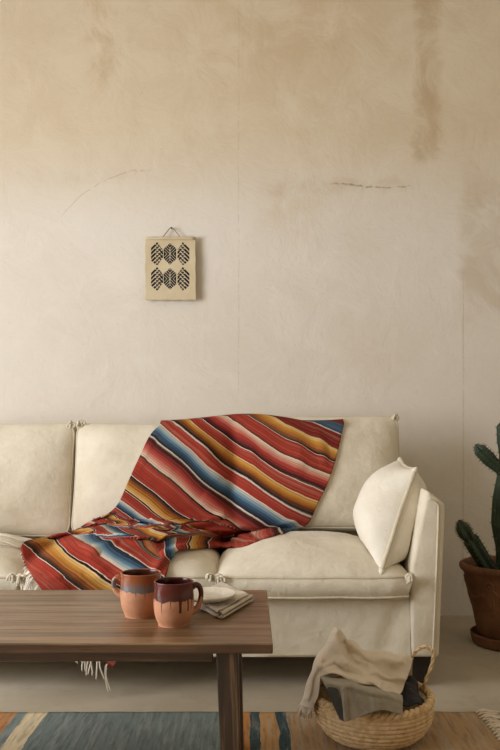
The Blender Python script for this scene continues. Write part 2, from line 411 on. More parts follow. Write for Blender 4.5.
# ------------------------------------------------------------------ sofa
AX0, AXM, AXO = .522, .574, .632          # right arm: inner foot, inner top, outer top
def arm_in(Z): return AX0 if Z < .40 else AX0 + (AXM - AX0) * min(1.15, (Z - .40) / .245)
SX = -.426                                # middle of the sofa
sofa = thing('sofa', 'long cream linen slipcovered sofa on dark wooden legs against the plaster wall', 'sofa', (SX, 2.85, 0))
SOFA_MESH = []
def spart(name, VF, mat=LINEN, parent=sofa, **kw):
    o = add(name, VF[0], VF[1], mat, parent, **kw); SOFA_MESH.append(VF); return o
def apron():
    V = []; Fc = []; nx, nzz = 120, 14
    x0, x1 = -1.372, .520
    for j in range(nzz + 1):
        for i in range(nx + 1):
            x = lerp(x0, x1, i / nx); z = lerp(.108, .318, j / nzz); q = 1 - j / nzz
            w = .008 * nz((x * 2.6, 0, z * .8), 1, 3) * q * 2 + .006 * nz((x * 8 + z * 12, z * 5, 0), 1, 5)
            pull = -.012 * exp(-((x - .50 + (.30 - z) * .35) / .03) ** 2) * (1 - q * .5)
            V.append((x, 2.425 - .012 * q + w + pull * -1, z))
    w = nx + 1
    for j in range(nzz):
        for i in range(nx): Fc.append((j * w + i, j * w + i + 1, (j + 1) * w + i + 1, (j + 1) * w + i))
    b = MB().put(V, Fc); b.put(*box(x0, x1, 2.45, 3.16, .125, .300)); b.put(*box(x0, x1, 2.415, 2.455, .106, .112)); return b.V, b.F
spart('base', apron())
spart('back_frame', box(-1.40, .548, 3.16, 3.32, .11, .80, .03, 4))
for sgn in (1, -1):
    X = lambda x: x if sgn > 0 else 2 * SX - x
    prof = [(.521, .108), (.521, .40), (AXM, .648), (AXO, .602), (.612, .108)]
    bm = bmesh.new(); rings = []
    for Y, dz in ((2.402, 0), (2.6, .012), (3.0, .03), (3.25, .03)):
        rings.append([bm.verts.new((X(x), Y, z + (dz if z > .5 else 0))) for x, z in prof])
    n = len(prof)
    for a, b in zip(rings, rings[1:]):
        for k in range(n): bm.faces.new((a[k], a[(k + 1) % n], b[(k + 1) % n], b[k]))
    bm.faces.new(rings[0]); bm.faces.new(rings[-1][::-1])
    bmesh.ops.recalc_face_normals(bm, faces=bm.faces)
    ed = [e for e in bm.edges if not all(abs(v.co.y - rings[0][0].co.y) > .01 for v in e.verts) or abs(e.verts[0].co.y - e.verts[1].co.y) > .05]
    bmesh.ops.bevel(bm, geom=ed, offset=.012, segments=3, profile=.5, affect='EDGES')
    arm = spart('arm', bm_to(bm), auto=.9)
    P = catmull([(X(.590), 2.3995, .112), (X(.600), 2.3995, .35), (X(.608), 2.3995, .575), (X(.603), 2.4, .604), (X(.580), 2.402, .622)], 40)
    add('piping', *tube(P, .0035, 6), PIPING, arm)
for X0 in (.566, -1.418):
    for Y0 in (2.475, 3.2):
        s, t = .036, .022
        ox = -.01 if X0 > 0 else .01
        o = spart('leg', hexa([(X0 - t + ox, Y0 - t, 0), (X0 + t + ox, Y0 - t, 0), (X0 + t + ox, Y0 + t, 0), (X0 - t + ox, Y0 + t, 0),
                       (X0 - s, Y0 - s, .13), (X0 + s, Y0 - s, .13), (X0 + s, Y0 + s, .13), (X0 - s, Y0 + s, .13)], .003), DARKW, smooth=False)
        o['label'] = 'dark tapered wooden leg'

def cushion(Mx, ha, hb, th, cr, side=.012, n=36, m=30, pw=2.6, pinch=.012, seed=0, wr=.004, crb=None, warp=None, clamp=None):
    """boxed cushion: crowned front panel, crowned rear panel, bulging boxing; returns mesh and its two seam loops"""
    crb = cr * .5 if crb is None else crb
    def plan(a, b):
        A = a * ha * (1 - pinch / ha * (1 - b * b) * -1); B = b * hb * (1 + pinch / hb * (1 - a * a))
        k = max(0, abs(a) - .8) / .2 * max(0, abs(b) - .8) / .2                # softened corners
        return A * (1 - .035 * k), B * (1 - .035 * k)
    def dome(a, b): return max(0, (1 - abs(a) ** pw)) ** .62 * max(0, (1 - abs(b) ** pw)) ** .62
    grid = lambda i, N: sin(lerp(-1, 1, i / N) * pi / 2 * .999) if i not in (0, N) else (-1. if i == 0 else 1.)
    def fin(p):
        p = Mx @ Vector(p)
        if warp: p = warp(p)
        if clamp: p = clamp(p)
        return p
    V = []; Fc = []; idx = {}
    for s in (1, -1):
        for j in range(m + 1):
            for i in range(n + 1):
                a, b = grid(i, n), grid(j, m); x, y = plan(a, b); d = dome(a, b)
                z = s * th / 2 + s * (cr if s > 0 else crb) * d
                z += wr * .55 * nz((x * 9, y * 9, 2), 1, seed + 8)
                z += s * wr * (nz((x * 7, y * 7, seed), 1, seed) * 1.2 + .7 * nz((x * 20, y * 20, seed), 1, seed + 4) * (1 - d * .6)) * min(1, 3 * (1 - max(abs(a), abs(b))) + .05)
                idx[(s, i, j)] = len(V); V.append(fin((x, y, z)))
        for j in range(m):
            for i in range(n): Fc.append((idx[(s, i, j)], idx[(s, i + 1, j)], idx[(s, i + 1, j + 1)], idx[(s, i, j + 1)]))
    loop = [(i, 0) for i in range(n)] + [(n, j) for j in range(m)] + [(i, m) for i in range(n, 0, -1)] + [(0, j) for j in range(m, 0, -1)]
    rings = [[idx[(1, i, j)] for i, j in loop]]
    if th > .003:
        for k in (1, 2, 3):
            r = []
            for (i, j) in loop:
                a, b = grid(i, n), grid(j, m); x, y = plan(a, b); q = 1 - k / 2.; o = side * (1 - q * q)
                ln = sqrt(x * x / ha / ha + y * y / hb / hb) + 1e-6
                r.append(len(V)); V.append(fin((x + (o * a if abs(a) > .98 else 0), y + (o * b if abs(b) > .98 else 0), th / 2 * q)))
            if k != 3: rings.append(r)
            else: pass
        rings = rings[:2]
    rings.append([idx[(-1, i, j)] for i, j in loop])
    for A, B in zip(rings, rings[1:]):
        for k in range(len(loop)): Fc.append((A[k], A[(k + 1) % len(loop)], B[(k + 1) % len(loop)], B[k]))
    used = sorted({i for f in Fc for i in f}); re = {q: i for i, q in enumerate(used)}
    L1 = [V[i] for i in rings[0]]; L2 = [V[i] for i in rings[-1]]
    return [V[i] for i in used], [tuple(re[i] for i in f) for f in Fc], L1, L2
def knot(p, d, name, parent, n=4, seed=0, L=.035):
    """tied ends of the seam cord at a cushion corner"""
    r = random.Random(seed); b = MB()
    for k in range(n):
        e = Vector((d[0] + r.uniform(-.6, .6), d[1] + r.uniform(-.5, .1), d[2] + r.uniform(-.5, .3))) * L
        b.put(*tube(catmull([p, p + e * .5 + Vector((0, -.006, .006)), p + e * .9, p + e + Vector((0, -.003, -.012))], 8), .0042, 6))
    c = [p + Vector((.012 * cos(a), -.004, .009 * sin(a))) for a in [2 * pi * i / 10 for i in range(10)]]
    b.put(*tube(c, .0055, 6, True))
    add(name, b.V, b.F, PIPING, parent)

for c in range(3):                                                         # seat cushions
    cx = .206 - .632 * c
    cl = None
    Mx = Matrix.Translation((cx, 2.672, .339))
    def seatclamp(p): p.x = min(p.x, arm_in(p.z) - .002) if p.x > 0 else max(p.x, 2 * SX - arm_in(p.z) + .002) if p.x < -1. else p.x; return p
    V, Fc, L1, L2 = cushion(Mx, .312, .292, .064, .098, .016, seed=c + 1, wr=.006, crb=.004, pinch=.003, pw=2.7, clamp=seatclamp, n=44, m=36)
    sc = spart('seat_cushion', (V, Fc))
    add('piping', *tube(L1, .0052, 6, True), PIPING, sc)
    add('piping', *tube(L2, .0040, 6, True), PIPING, sc)
    knot(Vector((cx - .306, 2.374, .372)), (.3, -.2, 0), 'tie', sc, 5, c + 3, .03)
    knot(Vector((cx + .304, 2.376, .374)), (-.3, -.2, .1), 'tie', sc, 4, c + 9, .026)
for c in range(3):                                                         # back cushions
    cx = -.056 - .6585 * c + .327 + (.006 if c == 0 else 0)
    lean = math.radians(90 - 13)
    Mx = Matrix.Translation((cx, 3.058, .668 - (.03 if c else 0))) @ Matrix.Rotation(lean, 4, 'X')
    lo, hi = cx - .327, cx + .327
    def backclamp(p):
        if p.x > .4:
            lim = arm_in(p.z) - .004 if p.z < .66 else 9
            p.x = min(p.x, lim)
        p.y = min(p.y, 3.155) if p.z < .8 else p.y
        return p
    V, Fc, L1, L2 = cushion(Mx, .3255 + (.007 if c == 0 else 0), .232, .085, .085, .012, seed=c + 21, wr=.007, crb=.03, pinch=-.006, pw=2.3, clamp=backclamp, n=44, m=36)
    bc = spart('back_cushion', (V, Fc))
    add('piping', *tube(L1, .0048, 6, True), PIPING, bc)
    add('piping', *tube(L2, .0040, 6, True), PIPING, bc)
    tc = max(L1, key=lambda p: p.z - p.x); td = max(L1, key=lambda p: p.z + p.x)
    if c: knot(tc, (.3, -.1, .5), 'tie', bc, 4, c + 31, .030)
    if c != 1: knot(td, (-.2, -.1, .5), 'tie', bc, 4, c + 41, .026)

# ------------------------------------------------------------------ throw pillow
pc = [at(382, 574, 2.385), at(416, 469, 2.50), at(400, 458, 2.84)]          # front bottom, front top, rear top corner
e1 = pc[1] - pc[0]; e2 = pc[2] - pc[1]
ce = (pc[0] + pc[2]) / 2; a1 = e2.normalized(); n1 = a1.cross(e1).normalized() * -1
if n1.x > 0: n1 = -n1
b1 = e1.normalized()
Mx = Matrix.Identity(4)
for r in range(3): Mx[r][0], Mx[r][1], Mx[r][2], Mx[r][3] = a1[r], b1[r], n1[r], ce[r]
BV0 = BVHTree.FromPolygons([v for VF in SOFA_MESH for v in map(Vector, VF[0])],
      [tuple(i + off for i in f) for VF, off in zip(SOFA_MESH, [sum(len(q[0]) for q in SOFA_MESH[:k]) for k in range(len(SOFA_MESH))]) for f in VF[1]])
def pclamp(p):
    p.x = min(p.x, arm_in(p.z) - .006 + max(0, p.z - .50) * .28) if p.z < .70 else p.x
    h = BV0.ray_cast(Vector((p.x, p.y, 1.0)), Vector((0, 0, -1)))
    if h[0] is not None and h[0].z < .55 and p.z < h[0].z + .006 and p.y > 2.405: p.z = lerp(p.z, h[0].z + .006, sst((p.y - 2.405) / .05))
    return p
V, Fc, L1, L2 = cushion(Mx, e2.length / 2, e1.length / 2, .002, .128, 0, seed=55, wr=.007, crb=.14, pinch=-.016, pw=2.2, n=40, m=40, clamp=pclamp)
pil = add('throw_pillow', V, Fc, PILLOW, None, loc=(ce.x, ce.y, min(v[2] for v in V)))
tag(pil, 'square cream linen throw pillow leaning against the right arm of the sofa', 'pillow')
add('piping', *tube(L1, .0075, 8, True), PIPING, pil)
for k in (0, 40, 80, 120):
    p = L1[k]; d = (p - ce).normalized()
    add('corner_tuft', *tube([p - d * .01, p + d * .004, p + d * .014], [.010, .009, .003], 8), PILLOW, pil)

# ------------------------------------------------------------------ blanket
Lp = [(160, 425), (150, 436), (140, 456), (129, 480), (119, 502), (109, 513), (92, 521), (72, 531), (46, 538), (24, 543), (22, 553), (27, 567), (38, 584), (58, 610), (84, 638), (110, 666)]
Rp = [(344, 423), (340, 442), (335, 462), (327, 485), (317, 505), (307, 524), (288, 532), (263, 539), (240, 547), (208, 549), (181, 552), (171, 560), (166, 574), (157, 594), (142, 620), (112, 668)]
NR, NC = 190, 150
Lc = catmull([(a, b, 0) for a, b in Lp], NR); Rc = catmull([(a, b, 0) for a, b in Rp], NR)
eye = Vector((0, 0, CH))
UVp = [[None] * (NC + 1) for _ in range(NR + 1)]; D = [[0.] * (NC + 1) for _ in range(NR + 1)]
for i in range(NR + 1):
    for j in range(NC + 1):
        q = j / NC; p = Lc[i].lerp(Rc[i], q); u, v = p.x, p.y
        if i < 12:                                                         # the top follows the cushion tops
            v += (-5 * sin(pi * min(1, q * 1.3)) + 1.5 * sin(q * 9)) * (1 - i / 12) ** 1
        UVp[i][j] = (u, v)
        d = Vector(((u - 250) / F, 1, (HV - v) / F))
        h = BV0.ray_cast(eye, d.normalized())
        Y = h[0].y if h[0] is not None else 3.06
        if v < 426: Y = min(Y, 3.06)
        if v > 576: Y = min(Y, 2.362)
        D[i][j] = min(Y, 3.07) - .007
HD = [r[:] for r in D]
for it in range(26):                                                        # let the cloth bridge gaps instead of following them
    N2 = [r[:] for r in D]
    for i in range(NR + 1):
        for j in range(NC + 1):
            a = D[max(0, i - 1)][j] + D[min(NR, i + 1)][j] + D[i][max(0, j - 1)] + D[i][min(NC, j + 1)]
            N2[i][j] = min(HD[i][j], a / 4)
    D = N2
def seg_d(u, v, P):
    best = 1e9; bt = 0
    for k, ((a, b), (c, d)) in enumerate(zip(P, P[1:])):
        L = (c - a) ** 2 + (d - b) ** 2; t = max(0, min(1, ((u - a) * (c - a) + (v - b) * (d - b)) / L))
        e = sqrt((u - a - t * (c - a)) ** 2 + (v - b - t * (d - b)) ** 2)
        if e < best: best = e; bt = (k + t) / (len(P) - 1)
    return best, bt
RIDGES = [([(60, 541), (95, 530), (130, 527), (170, 538), (205, 526), (226, 514)], 4, .026), ([(28, 548), (60, 540), (80, 545), (100, 555)], 4, .020), ([(150, 520), (175, 530), (200, 536), (232, 531)], 3, .020),
          ([(92, 549), (120, 541), (150, 545), (160, 552)], 3.5, .026), ([(120, 534), (150, 533), (168, 543), (196, 538), (240, 536), (285, 529)], 3.2, .024), ([(240, 538), (270, 530), (300, 520)], 3, .012),
          ([(153, 590), (155, 570), (164, 556), (182, 549), (206, 546), (232, 546)], 4, .028), ([(88, 545), (92, 560), (104, 572), (120, 590)], 6, .009),
          ([(176, 426), (198, 440), (214, 462), (222, 480)], 7, .014), ([(236, 421), (241, 432), (250, 446), (256, 470)], 5, .010),
          ([(160, 430), (150, 445), (138, 474)], 3, .006), ([(205, 492), (226, 518), (232, 532)], 5, .012), ([(316, 428), (322, 446), (326, 470)], 5, .012),
          ([(288, 426), (300, 445), (300, 480)], 6, .007), ([(32, 556), (50, 568), (70, 592)], 5, .010), ([(110, 524), (104, 531), (80, 538)], 3, .012)]
CR1 = [(70, 529), (100, 518), (116, 512), (136, 523), (165, 528), (191, 523), (212, 523), (232, 529), (262, 541), (300, 547)]
CR2 = [(70, 530), (100, 527), (130, 531), (165, 535), (195, 531), (225, 537), (262, 542), (300, 548)]
CR3 = [(60, 538), (95, 536), (125, 541), (158, 544), (175, 541), (205, 538), (235, 542), (262, 543), (300, 549)]
ROLL = [(153, 590), (155, 570), (164, 556), (182, 549), (206, 546), (232, 546)]
def zone(u, v):
    """which overlapping pleat of the gathered cloth a spot belongs to, and how far down it"""
    w = 1.2 * nz((u * .09, 0, 3))
    c1, c2, c3 = table(CR1, u) + w, table(CR2, u) - w, table(CR3, u) + w
    if v < c1: return 0, max(0, 1 - (c1 - v) / 14)
    if v < c2: return 1, (v - c1) / max(.5, c2 - c1)
    if v < c3: return 2, (v - c2) / max(.5, c3 - c2)
    return 3, 0.
def fold(u, v):
    z = 0; sh = 0
    for P, w, A in RIDGES:
        d, t = seg_d(u, v, P)
        if d < 4 * w:
            f = A * exp(-(d / w) ** 2) * (sin(pi * min(1, max(0, t))) ** .5 if 0 < t < 1 else 0.0)
            z += f
    z += .004 * nz((u * .028, v * .04, 1)) + .0025 * nz((u * .07, v * .09, 4))
    zi, fr = zone(u, v); zw = sst((u - 78) / 14) * sst((262 - u) / 30)
    z += zw * (.022 * fr ** 1.3, .002 + .030 * fr, .002 + .030 * fr, 0)[zi]
    if v > 522: z += .007 * (nz((u * .05, v * .11, 9)) + .5) * min(1, (v - 522) / 12)
    return z
def gdist(u):
    if u <= 215: return .8 * (u - 185)
    t = min(u, 345) - 215
    return 24 + .8 * t - .5 * t * t * (.45 / 130)
def stripe(u, v, z):
    du = 2.2 * nz((u * .03, v * .03, 2)); hump = 3.5 * exp(-((u - 212) / 22) ** 2)
    su = v - gdist(u) + du - hump + 200 * (z - .004)
    g2 = .79 * (u - 60) if u < 80 else 15.8 + .62 * (u - 80)
    sl = 516 + (574 - (v - g2)) * .74 + 2.0 * nz((u * .04, v * .04, 7)) - 70 * (z - .004)
    zi, fr = zone(u, v)
    if zi == 0: return su
    if zi == 1: return 500 + 1.55 * ((u - 100) - 1.1 * (v - 524)) + 4 * nz((u * .05, v * .1, 5))
    if zi == 2: return 538 + .85 * ((u - 95) - 1.8 * (v - 535)) + 4 * nz((u * .05, v * .1, 8))
    if u > 148:
        d, t = seg_d(u, v, ROLL)
        inside = (u - 158) * .8 + (545 - v) * .6
        if inside > -6 and t > .12: return 612 - 118 * t + .5 * d
    return sl
BVv = []; BUV = []
rows_over = 16
def bl_point(i, j):
    u, v = UVp[i][j]; z = fold(u, v)
    Y = D[i][j] - max(0, z) * (.75 if v > 500 else .8)
    p = at(u, v, Y)
    if v > 520 and v < 556: p.z += max(0, z) * .35
    return p, z
W = NC + 1
for k in range(rows_over, 0, -1):                                           # the part that hangs down behind the back
    for j in range(NC + 1):
        p, z = bl_point(0, j); a = k / rows_over; u, v = UVp[0][j]
        r = .055
        if a < .5:
            th = a / .5 * pi * .5; q = p + Vector((0, r * sin(th) * 1.1, .012 * sin(th * 2) + .004))
        else:
            q = p + Vector((0, r * 1.1 + .035 * (a - .5), -.002 - (a - .5) * .16))
        BVv.append(q); BUV.append((u, stripe(u, v, z) - a * 40))
for i in range(NR + 1):
    for j in range(NC + 1):
        p, z = bl_point(i, j); u, v = UVp[i][j]
        BVv.append(p); BUV.append((u, stripe(u, v, z)))
BF = [(r * W + c, r * W + c + 1, (r + 1) * W + c + 1, (r + 1) * W + c) for r in range(NR + rows_over) for c in range(NC)]
tb = BVv[(rows_over + 60) * W + 70]
blanket = add('throw_blanket', BVv, BF, BLANK, None, loc=(tb.x, tb.y, .42))
tag(blanket, 'red, gold and blue striped woven blanket thrown over the back and seat of the sofa', 'blanket')
uvl = blanket.data.uv_layers.new(name='weave')
for lp in blanket.data.loops:
    u, s = BUV[lp.vertex_index]; uvl.data[lp.index].uv = ((s - 340) / 300, u / 60)
thicken(blanket, .007)
# fringe: knotted tassels along the loose end
i0 = int(9 / 15 * NR)
NTAS = 34
for k in range(NTAS):
    i = int(lerp(i0, NR - 1, (k / (NTAS - 1)) ** .9)); i = min(NR, i); r = random.Random(k)
    p = BVv[(rows_over + i) * W]; u, v = px(p)
    b = MB()
    L = r.uniform(.065, .10)
    if v < 553 and k % 3: continue
    for s in range(2):
        j = Vector((r.uniform(-.006, .006), r.uniform(-.004, .002), r.uniform(-.004, .004)))
        if v < 552:                                                        # lying on the left seat cushion
            dx = -.10 - r.uniform(0, .07); e = p + Vector((dx, -.02 * k + r.uniform(-.03, .05), 0)); P = []
            for t in (0, .25, .5, .75, 1):
                q = p.lerp(e, t) + j * t * 3
                h = BV0.ray_cast(Vector((q.x, q.y, .8)), Vector((0, 0, -1)))
                q.z = (h[0].z if h[0] is not None else q.z) + .006 if t else p.z
                P.append(q)
        else:
            sw = (r.uniform(-.012, .012) + (-.012 if v < 600 else 0))
            P = [p, p + Vector((-.008 + j.x, -.006, -.006)), p + Vector((-.010 + sw * .5 + j.x, -.010, -L * .45)), p + Vector((-.008 + sw + j.x * 2, -.009, -L * .8)), p + Vector((-.006 + sw + j.x * 3, -.009, -L))]
        P = catmull(P, 12); b.put(*tube(P, [.0026] * 10 + [.0024, .0022, .0012], 5))
    add('tassel', b.V, b.F, FRINGE, blanket)

# ------------------------------------------------------------------ rug
rug = thing('rug', 'flat woven striped rug in worn blue and tan on the concrete floor', 'rug', (-.45, 1.6, 0))
V = []; Fc = []; nx, ny = 150, 60
for j in range(ny + 1):
    for i in range(nx + 1):
        x = lerp(-1.6, .672, i / nx); y = lerp(1.02, 2.205, j / ny)
        y2 = y + (.006 * nz((x * 3, 0, 0), 1, 2) if j == ny else 0)
        z = .007 + .0035 * max(0, nz((x * 4, y * 2.2, 0), 1, 6)) + .0015 * nz((x * 14, y * 6, 0), 1, 8)
        V.append((x + .004 * nz((y * 4, i == nx, 0)), y2, z))
for j in range(ny):
    for i in range(nx): Fc.append((j * (nx + 1) + i, j * (nx + 1) + i + 1, (j + 1) * (nx + 1) + i + 1, (j + 1) * (nx + 1) + i))
b = MB().put(V, Fc)
lo = [(x, y, .0005) for x, y, z in V]
edge = [i for i in range(nx + 1)] + [j * (nx + 1) + nx for j in range(1, ny + 1)] + [ny * (nx + 1) + i for i in range(nx - 1, -1, -1)] + [j * (nx + 1) for j in range(ny - 1, 0, -1)]
n0 = len(b.V); b.V += [(V[i][0], V[i][1], .0005) for i in edge]
for k in range(len(edge)): b.F.append((edge[k], edge[(k + 1) % len(edge)], n0 + (k + 1) % len(edge), n0 + k))
add('weave', b.V, b.F, RUG, rug)
for k in range(60):                                                        # fringe of the right end
    r = random.Random(k + 500); y = 2.198 - k * .0195; z = .006; b = MB()
    for s in range(3):
        dy = r.uniform(-.02, .02)
        P = catmull([(.667, y, z), (.69 + r.uniform(-.004, .004), y + dy * .5 + .004 * s, .013), (.712, y + dy, .007), (.735 + r.uniform(-.012, .012), y + dy * 1.5 + r.uniform(-.01, .01), .004)], 8)
        b.put(*tube(P, .0028, 5))
    add('fringe_tassel', b.V, b.F, BEIGE, rug)

# ------------------------------------------------------------------ coffee table
TZ, TX1, TY0, TY1 = .4165, .0452, 1.468, 1.975
TX0 = -1.18
tab = thing('coffee_table', 'low dark brown wooden coffee table standing on the striped rug', 'coffee table', (-.55, 1.72, 0))
b = MB(); 
tt = box(TX0, TX1, TY0, TY1, TZ - .021, TZ, .003, 2)
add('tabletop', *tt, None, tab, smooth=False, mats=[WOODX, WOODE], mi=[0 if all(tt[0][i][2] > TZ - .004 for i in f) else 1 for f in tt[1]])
yb = [TY0 + .045, TY1 - .045]
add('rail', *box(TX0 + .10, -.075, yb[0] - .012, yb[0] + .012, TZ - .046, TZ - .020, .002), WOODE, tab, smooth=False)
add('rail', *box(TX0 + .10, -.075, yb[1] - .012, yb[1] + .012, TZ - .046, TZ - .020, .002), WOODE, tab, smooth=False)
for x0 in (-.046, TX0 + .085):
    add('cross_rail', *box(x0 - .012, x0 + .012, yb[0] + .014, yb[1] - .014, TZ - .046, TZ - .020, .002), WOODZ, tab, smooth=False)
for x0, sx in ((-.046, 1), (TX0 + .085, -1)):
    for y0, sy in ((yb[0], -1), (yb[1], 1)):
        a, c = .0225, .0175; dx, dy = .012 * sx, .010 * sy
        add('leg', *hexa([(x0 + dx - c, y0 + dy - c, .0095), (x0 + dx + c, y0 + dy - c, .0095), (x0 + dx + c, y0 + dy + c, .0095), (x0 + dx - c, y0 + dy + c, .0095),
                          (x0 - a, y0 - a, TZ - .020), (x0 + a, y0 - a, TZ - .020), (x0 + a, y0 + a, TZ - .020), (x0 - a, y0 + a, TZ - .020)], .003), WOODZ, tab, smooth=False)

# ------------------------------------------------------------------ mugs
def mug(name, label, c, R, H, mat, gl, hang, seed, low=0., ext=1.):
    r0 = thing(name, label, 'mug', c, 'clay mugs on the table')
    def fn(r, z, a): return r * (1 + .006 * sin(2 * a + seed) + .004 * sin(z * 260 + seed)), z
    prof = [(.0, .0), (R * .70, .0), (R * .76, .002), (R * .80, .006), (R * .91, H * .19), (R * .99, H * .38), (R * 1.0, H * .58), (R * .98, H * .78), (R * .975, H * .92), (R * .985, H * .985), (R * .965, H), (R * .93, H * 1.002), (R * .90, H * .985)]
    P = catmull([(a, 0, z) for a, z in prof], 60); prof = [(max(0, p.x), p.z) for p in P]
    prof[0] = (0, 0)
    add('body', *lathe(prof, c, 56, fn, False), mat, r0)
    inn = [(R * .905, H * .988), (R * .885, H * .93), (R * .88, H * .78), (R * .93, H * .55), (R * .93, H * .35), (R * .82, H * .12), (R * .5, H * .075), (0, H * .07)]
    add('inside', *lathe(inn, c, 56, fn, False), gl, r0)['label'] = 'glazed inside'
    ca, sa = cos(hang), sin(hang); C = Vector(c)
    hp = lambda r, z: C + Vector((ca * r, sa * r, z))
    P = catmull([hp(R * .90, H * .80), *[hp(R * (1 + (a - 1) * ext), H * (.85 + (z - .85) * (1 - low))) for a, z in ((1.12, .87), (1.36, .80), (1.43, .62), (1.33, .42), (1.14, .29))], hp(R * .95, H * (.25 + .58 * low))], 30)
    b = MB().put(*tube(P, [.0056 + .0018 * abs(2 * k / 30 - 1) for k in range(31)], 10))
    add('handle', b.V, b.F, mat, r0)
    return r0
m1 = at(141, 611, 1.695); m1.z = TZ
m2 = at(173.8, 619, 1.615); m2.z = TZ
mug('mug', 'clay mug with grey and brown glaze at the back, handle pointing left', m1, .0465, .099, MUG1, GLZ1, math.radians(172), 1., .35, .9)
mug('mug', 'clay mug with dark oxblood glaze in front, beside the small plate, handle pointing right', m2, .0435, .095, MUG2, GLZ2, math.radians(22), 2.4)

# ------------------------------------------------------------------ napkin and plate
def napkin():
    b = MB()
    P = [at(188, 608, 1.82), at(221, 617, 1.655), at(252, 596, 1.84), at(222, 588, 2.0)]     # left, front, right, rear corner
    z0 = TZ + .0035
    for l in range(4):
        q = [p.copy() for p in P]
        rr = random.Random(l + 3)
        for n_, p in enumerate(q):
            p.z = z0 + .0042 * l
            p.x += rr.uniform(-.008, .008); p.y += rr.uniform(-.008, .008)
        if l % 2: q[1] += Vector((-.010, .012, 0)); q[0] += Vector((.014, 0, 0))
        G = [[q[0].lerp(q[1], t) .lerp(q[3].lerp(q[2], t), s) for t in (0, .33, .67, 1)] for s in (0, .33, .67, 1)]
        b.put(*patch(G, 30, 30, lambda s, t, p: Vector((0, 0, .0028 * nz((p.x * 26, p.y * 26, l * 3), 1, l) + .0025 * (s > .8) * nz((p.x * 60, p.y * 40, l), 1, 2)))))
    # folded edges that join the layers along the two front sides
    for l in (0, 2):
        for a, c in ((P[1], P[2]),):
            for t in range(1):
                Q = []
                for k in range(5):
                    th = -pi / 2 + pi * k / 4
                    Q.append([a.lerp(c, s) + Vector((.004 * cos(th), -.004 * cos(th), 0)) + Vector((0, 0, z0 + .0042 * l + .0021 + .0021 * sin(th) - a.lerp(c, s).z)) for s in (0, .25, .5, .75, 1)])
                b.put(*patch(Q, 24, 8))
    o = add('napkin', b.V, b.F, NAPK, None, loc=(P[0].x, P[0].y, TZ))
    thicken(o, .0022)
    return tag(o, 'folded oatmeal linen napkin under the plate on the table', 'napkin')
napkin()
pcen = at(207, 595, 1.765); pcen.z = TZ + .0215
R = .068
prof = [(0, 0), (R * .55, 0), (R * .62, .001), (R * .92, .0075), (R, .012), (R * 1.005, .0145), (R * .985, .0158), (R * .95, .0148), (R * .62, .0085), (R * .5, .0075), (0, .0075)]
tag(add('plate', *lathe([(max(0, p.x), p.z) for p in catmull([(a, 0, z) for a, z in prof], 40)], pcen, 64), PLATE, None, loc=tuple(pcen)), 'small round cream plate lying on the folded napkin', 'plate')

# ------------------------------------------------------------------ wall hanging
art = thing('wall_hanging', 'small natural cloth wall hanging with dark woven motifs on the plaster wall', 'wall hanging', (at(170, 300, 3.385)))
def motif(i, j):
    zx, zy = lerp(89, 385, (i + .5) / NU), lerp(130, 500, (j + .5) / NVV)
    for cy, hy in ((229, 66), (375.5, 68)):
        jc = int((cy - 130) / 370 * NVV)
        for cx, kind in ((158, 0), (236, 1), (314, 2)):
            ic = int((cx - 89) / 296 * NU); dx, dy = zx - cx, zy - cy; di, dj = i - ic, j - jc
            if kind == 1:
                if abs(dx) > 37 or abs(dy) > 61 - .9 * max(0, abs(dx) - 3): continue
                if di == 0 and abs(dj) < 11: return False
                return (abs(dj) - abs(di)) % 5 > 0 or abs(di) > 9
            o = dx if kind == 0 else -dx
            if abs(dx) > 35 or abs(dy) > hy - .95 * max(0, abs(o) - 5) - (0 if o < 0 else .5 * max(0, o - 5)): continue
            d = di if kind == 0 else -di
            if (d + dj) % 7 < 2 and d < 6: return False
            if (d - dj) % 7 < 2 and d > -4: return (d + dj) % 7 > 4
            return True
    return False
NU, NVV = 84, 106
V = []; Fc = []; mi = []
for j in range(NVV + 1):
    for i in range(NU + 1):
        zx = lerp(89, 385, i / NU); zy = lerp(130, 500, j / NVV)
        u = 130 + zx / 5.88; v = 215 + zy / 5.88
        u += .3 * sin(j * .21) * (i in (0, NU)) + .6 * (j / NVV) * (1 if i > NU * .9 else 0); v += .35 * sin(i * .3) * (j in (0, NVV))
        Y = 3.381 - .006 * (i / NU) ** 3 - .004 * sin(j / NVV * pi) - .004 * (j / NVV)
        V.append(at(u, v, Y))
for j in range(NVV):
    for i in range(NU):
        Fc.append((j * (NU + 1) + i, j * (NU + 1) + i + 1, (j + 1) * (NU + 1) + i + 1, (j + 1) * (NU + 1) + i))
        mi.append(1 if motif(i, j) else 0)
CANV = linen('natural_canvas', 'd6c6a6', 'cab895', 'e2d5ba', 1500, .1)
INK = linen('indigo_thread', '1f2228', '1a1c20', '2b2e33', 1500, .1)
thicken(add('cloth_panel', V, Fc, None, art, mats=[CANV, INK], mi=mi), .004)
tp = [at(146, 238.5, 3.378), at(195.4, 238.5, 3.374)]
add('top_hem', *tube([tp[0].lerp(tp[1], k / 10) + Vector((0, .002 * sin(k * 1.2), .001 * sin(k * 2.))) for k in range(11)], .0072, 10), CANV, art)
pk = at(171.5, 228, 3.383)
add('hanging_cord', *tube(catmull([at(162, 238, 3.376), at(166, 233, 3.381), pk + Vector((0, 0, .002)), at(177, 233, 3.381), at(181, 238, 3.374)], 24), .0022, 6), CORD, art)
tag(add('nail', *tube([pk + Vector((0, .0175, -.001)), pk + Vector((0, -.006, -.001)), pk + Vector((0, -.0062, -.001)), pk + Vector((0, -.008, -.001))], [.0016, .0016, .0042, .0042], 10), NAIL, None, loc=tuple(pk)),
    'small nail in the plaster wall that the wall hanging hangs from', 'nail')

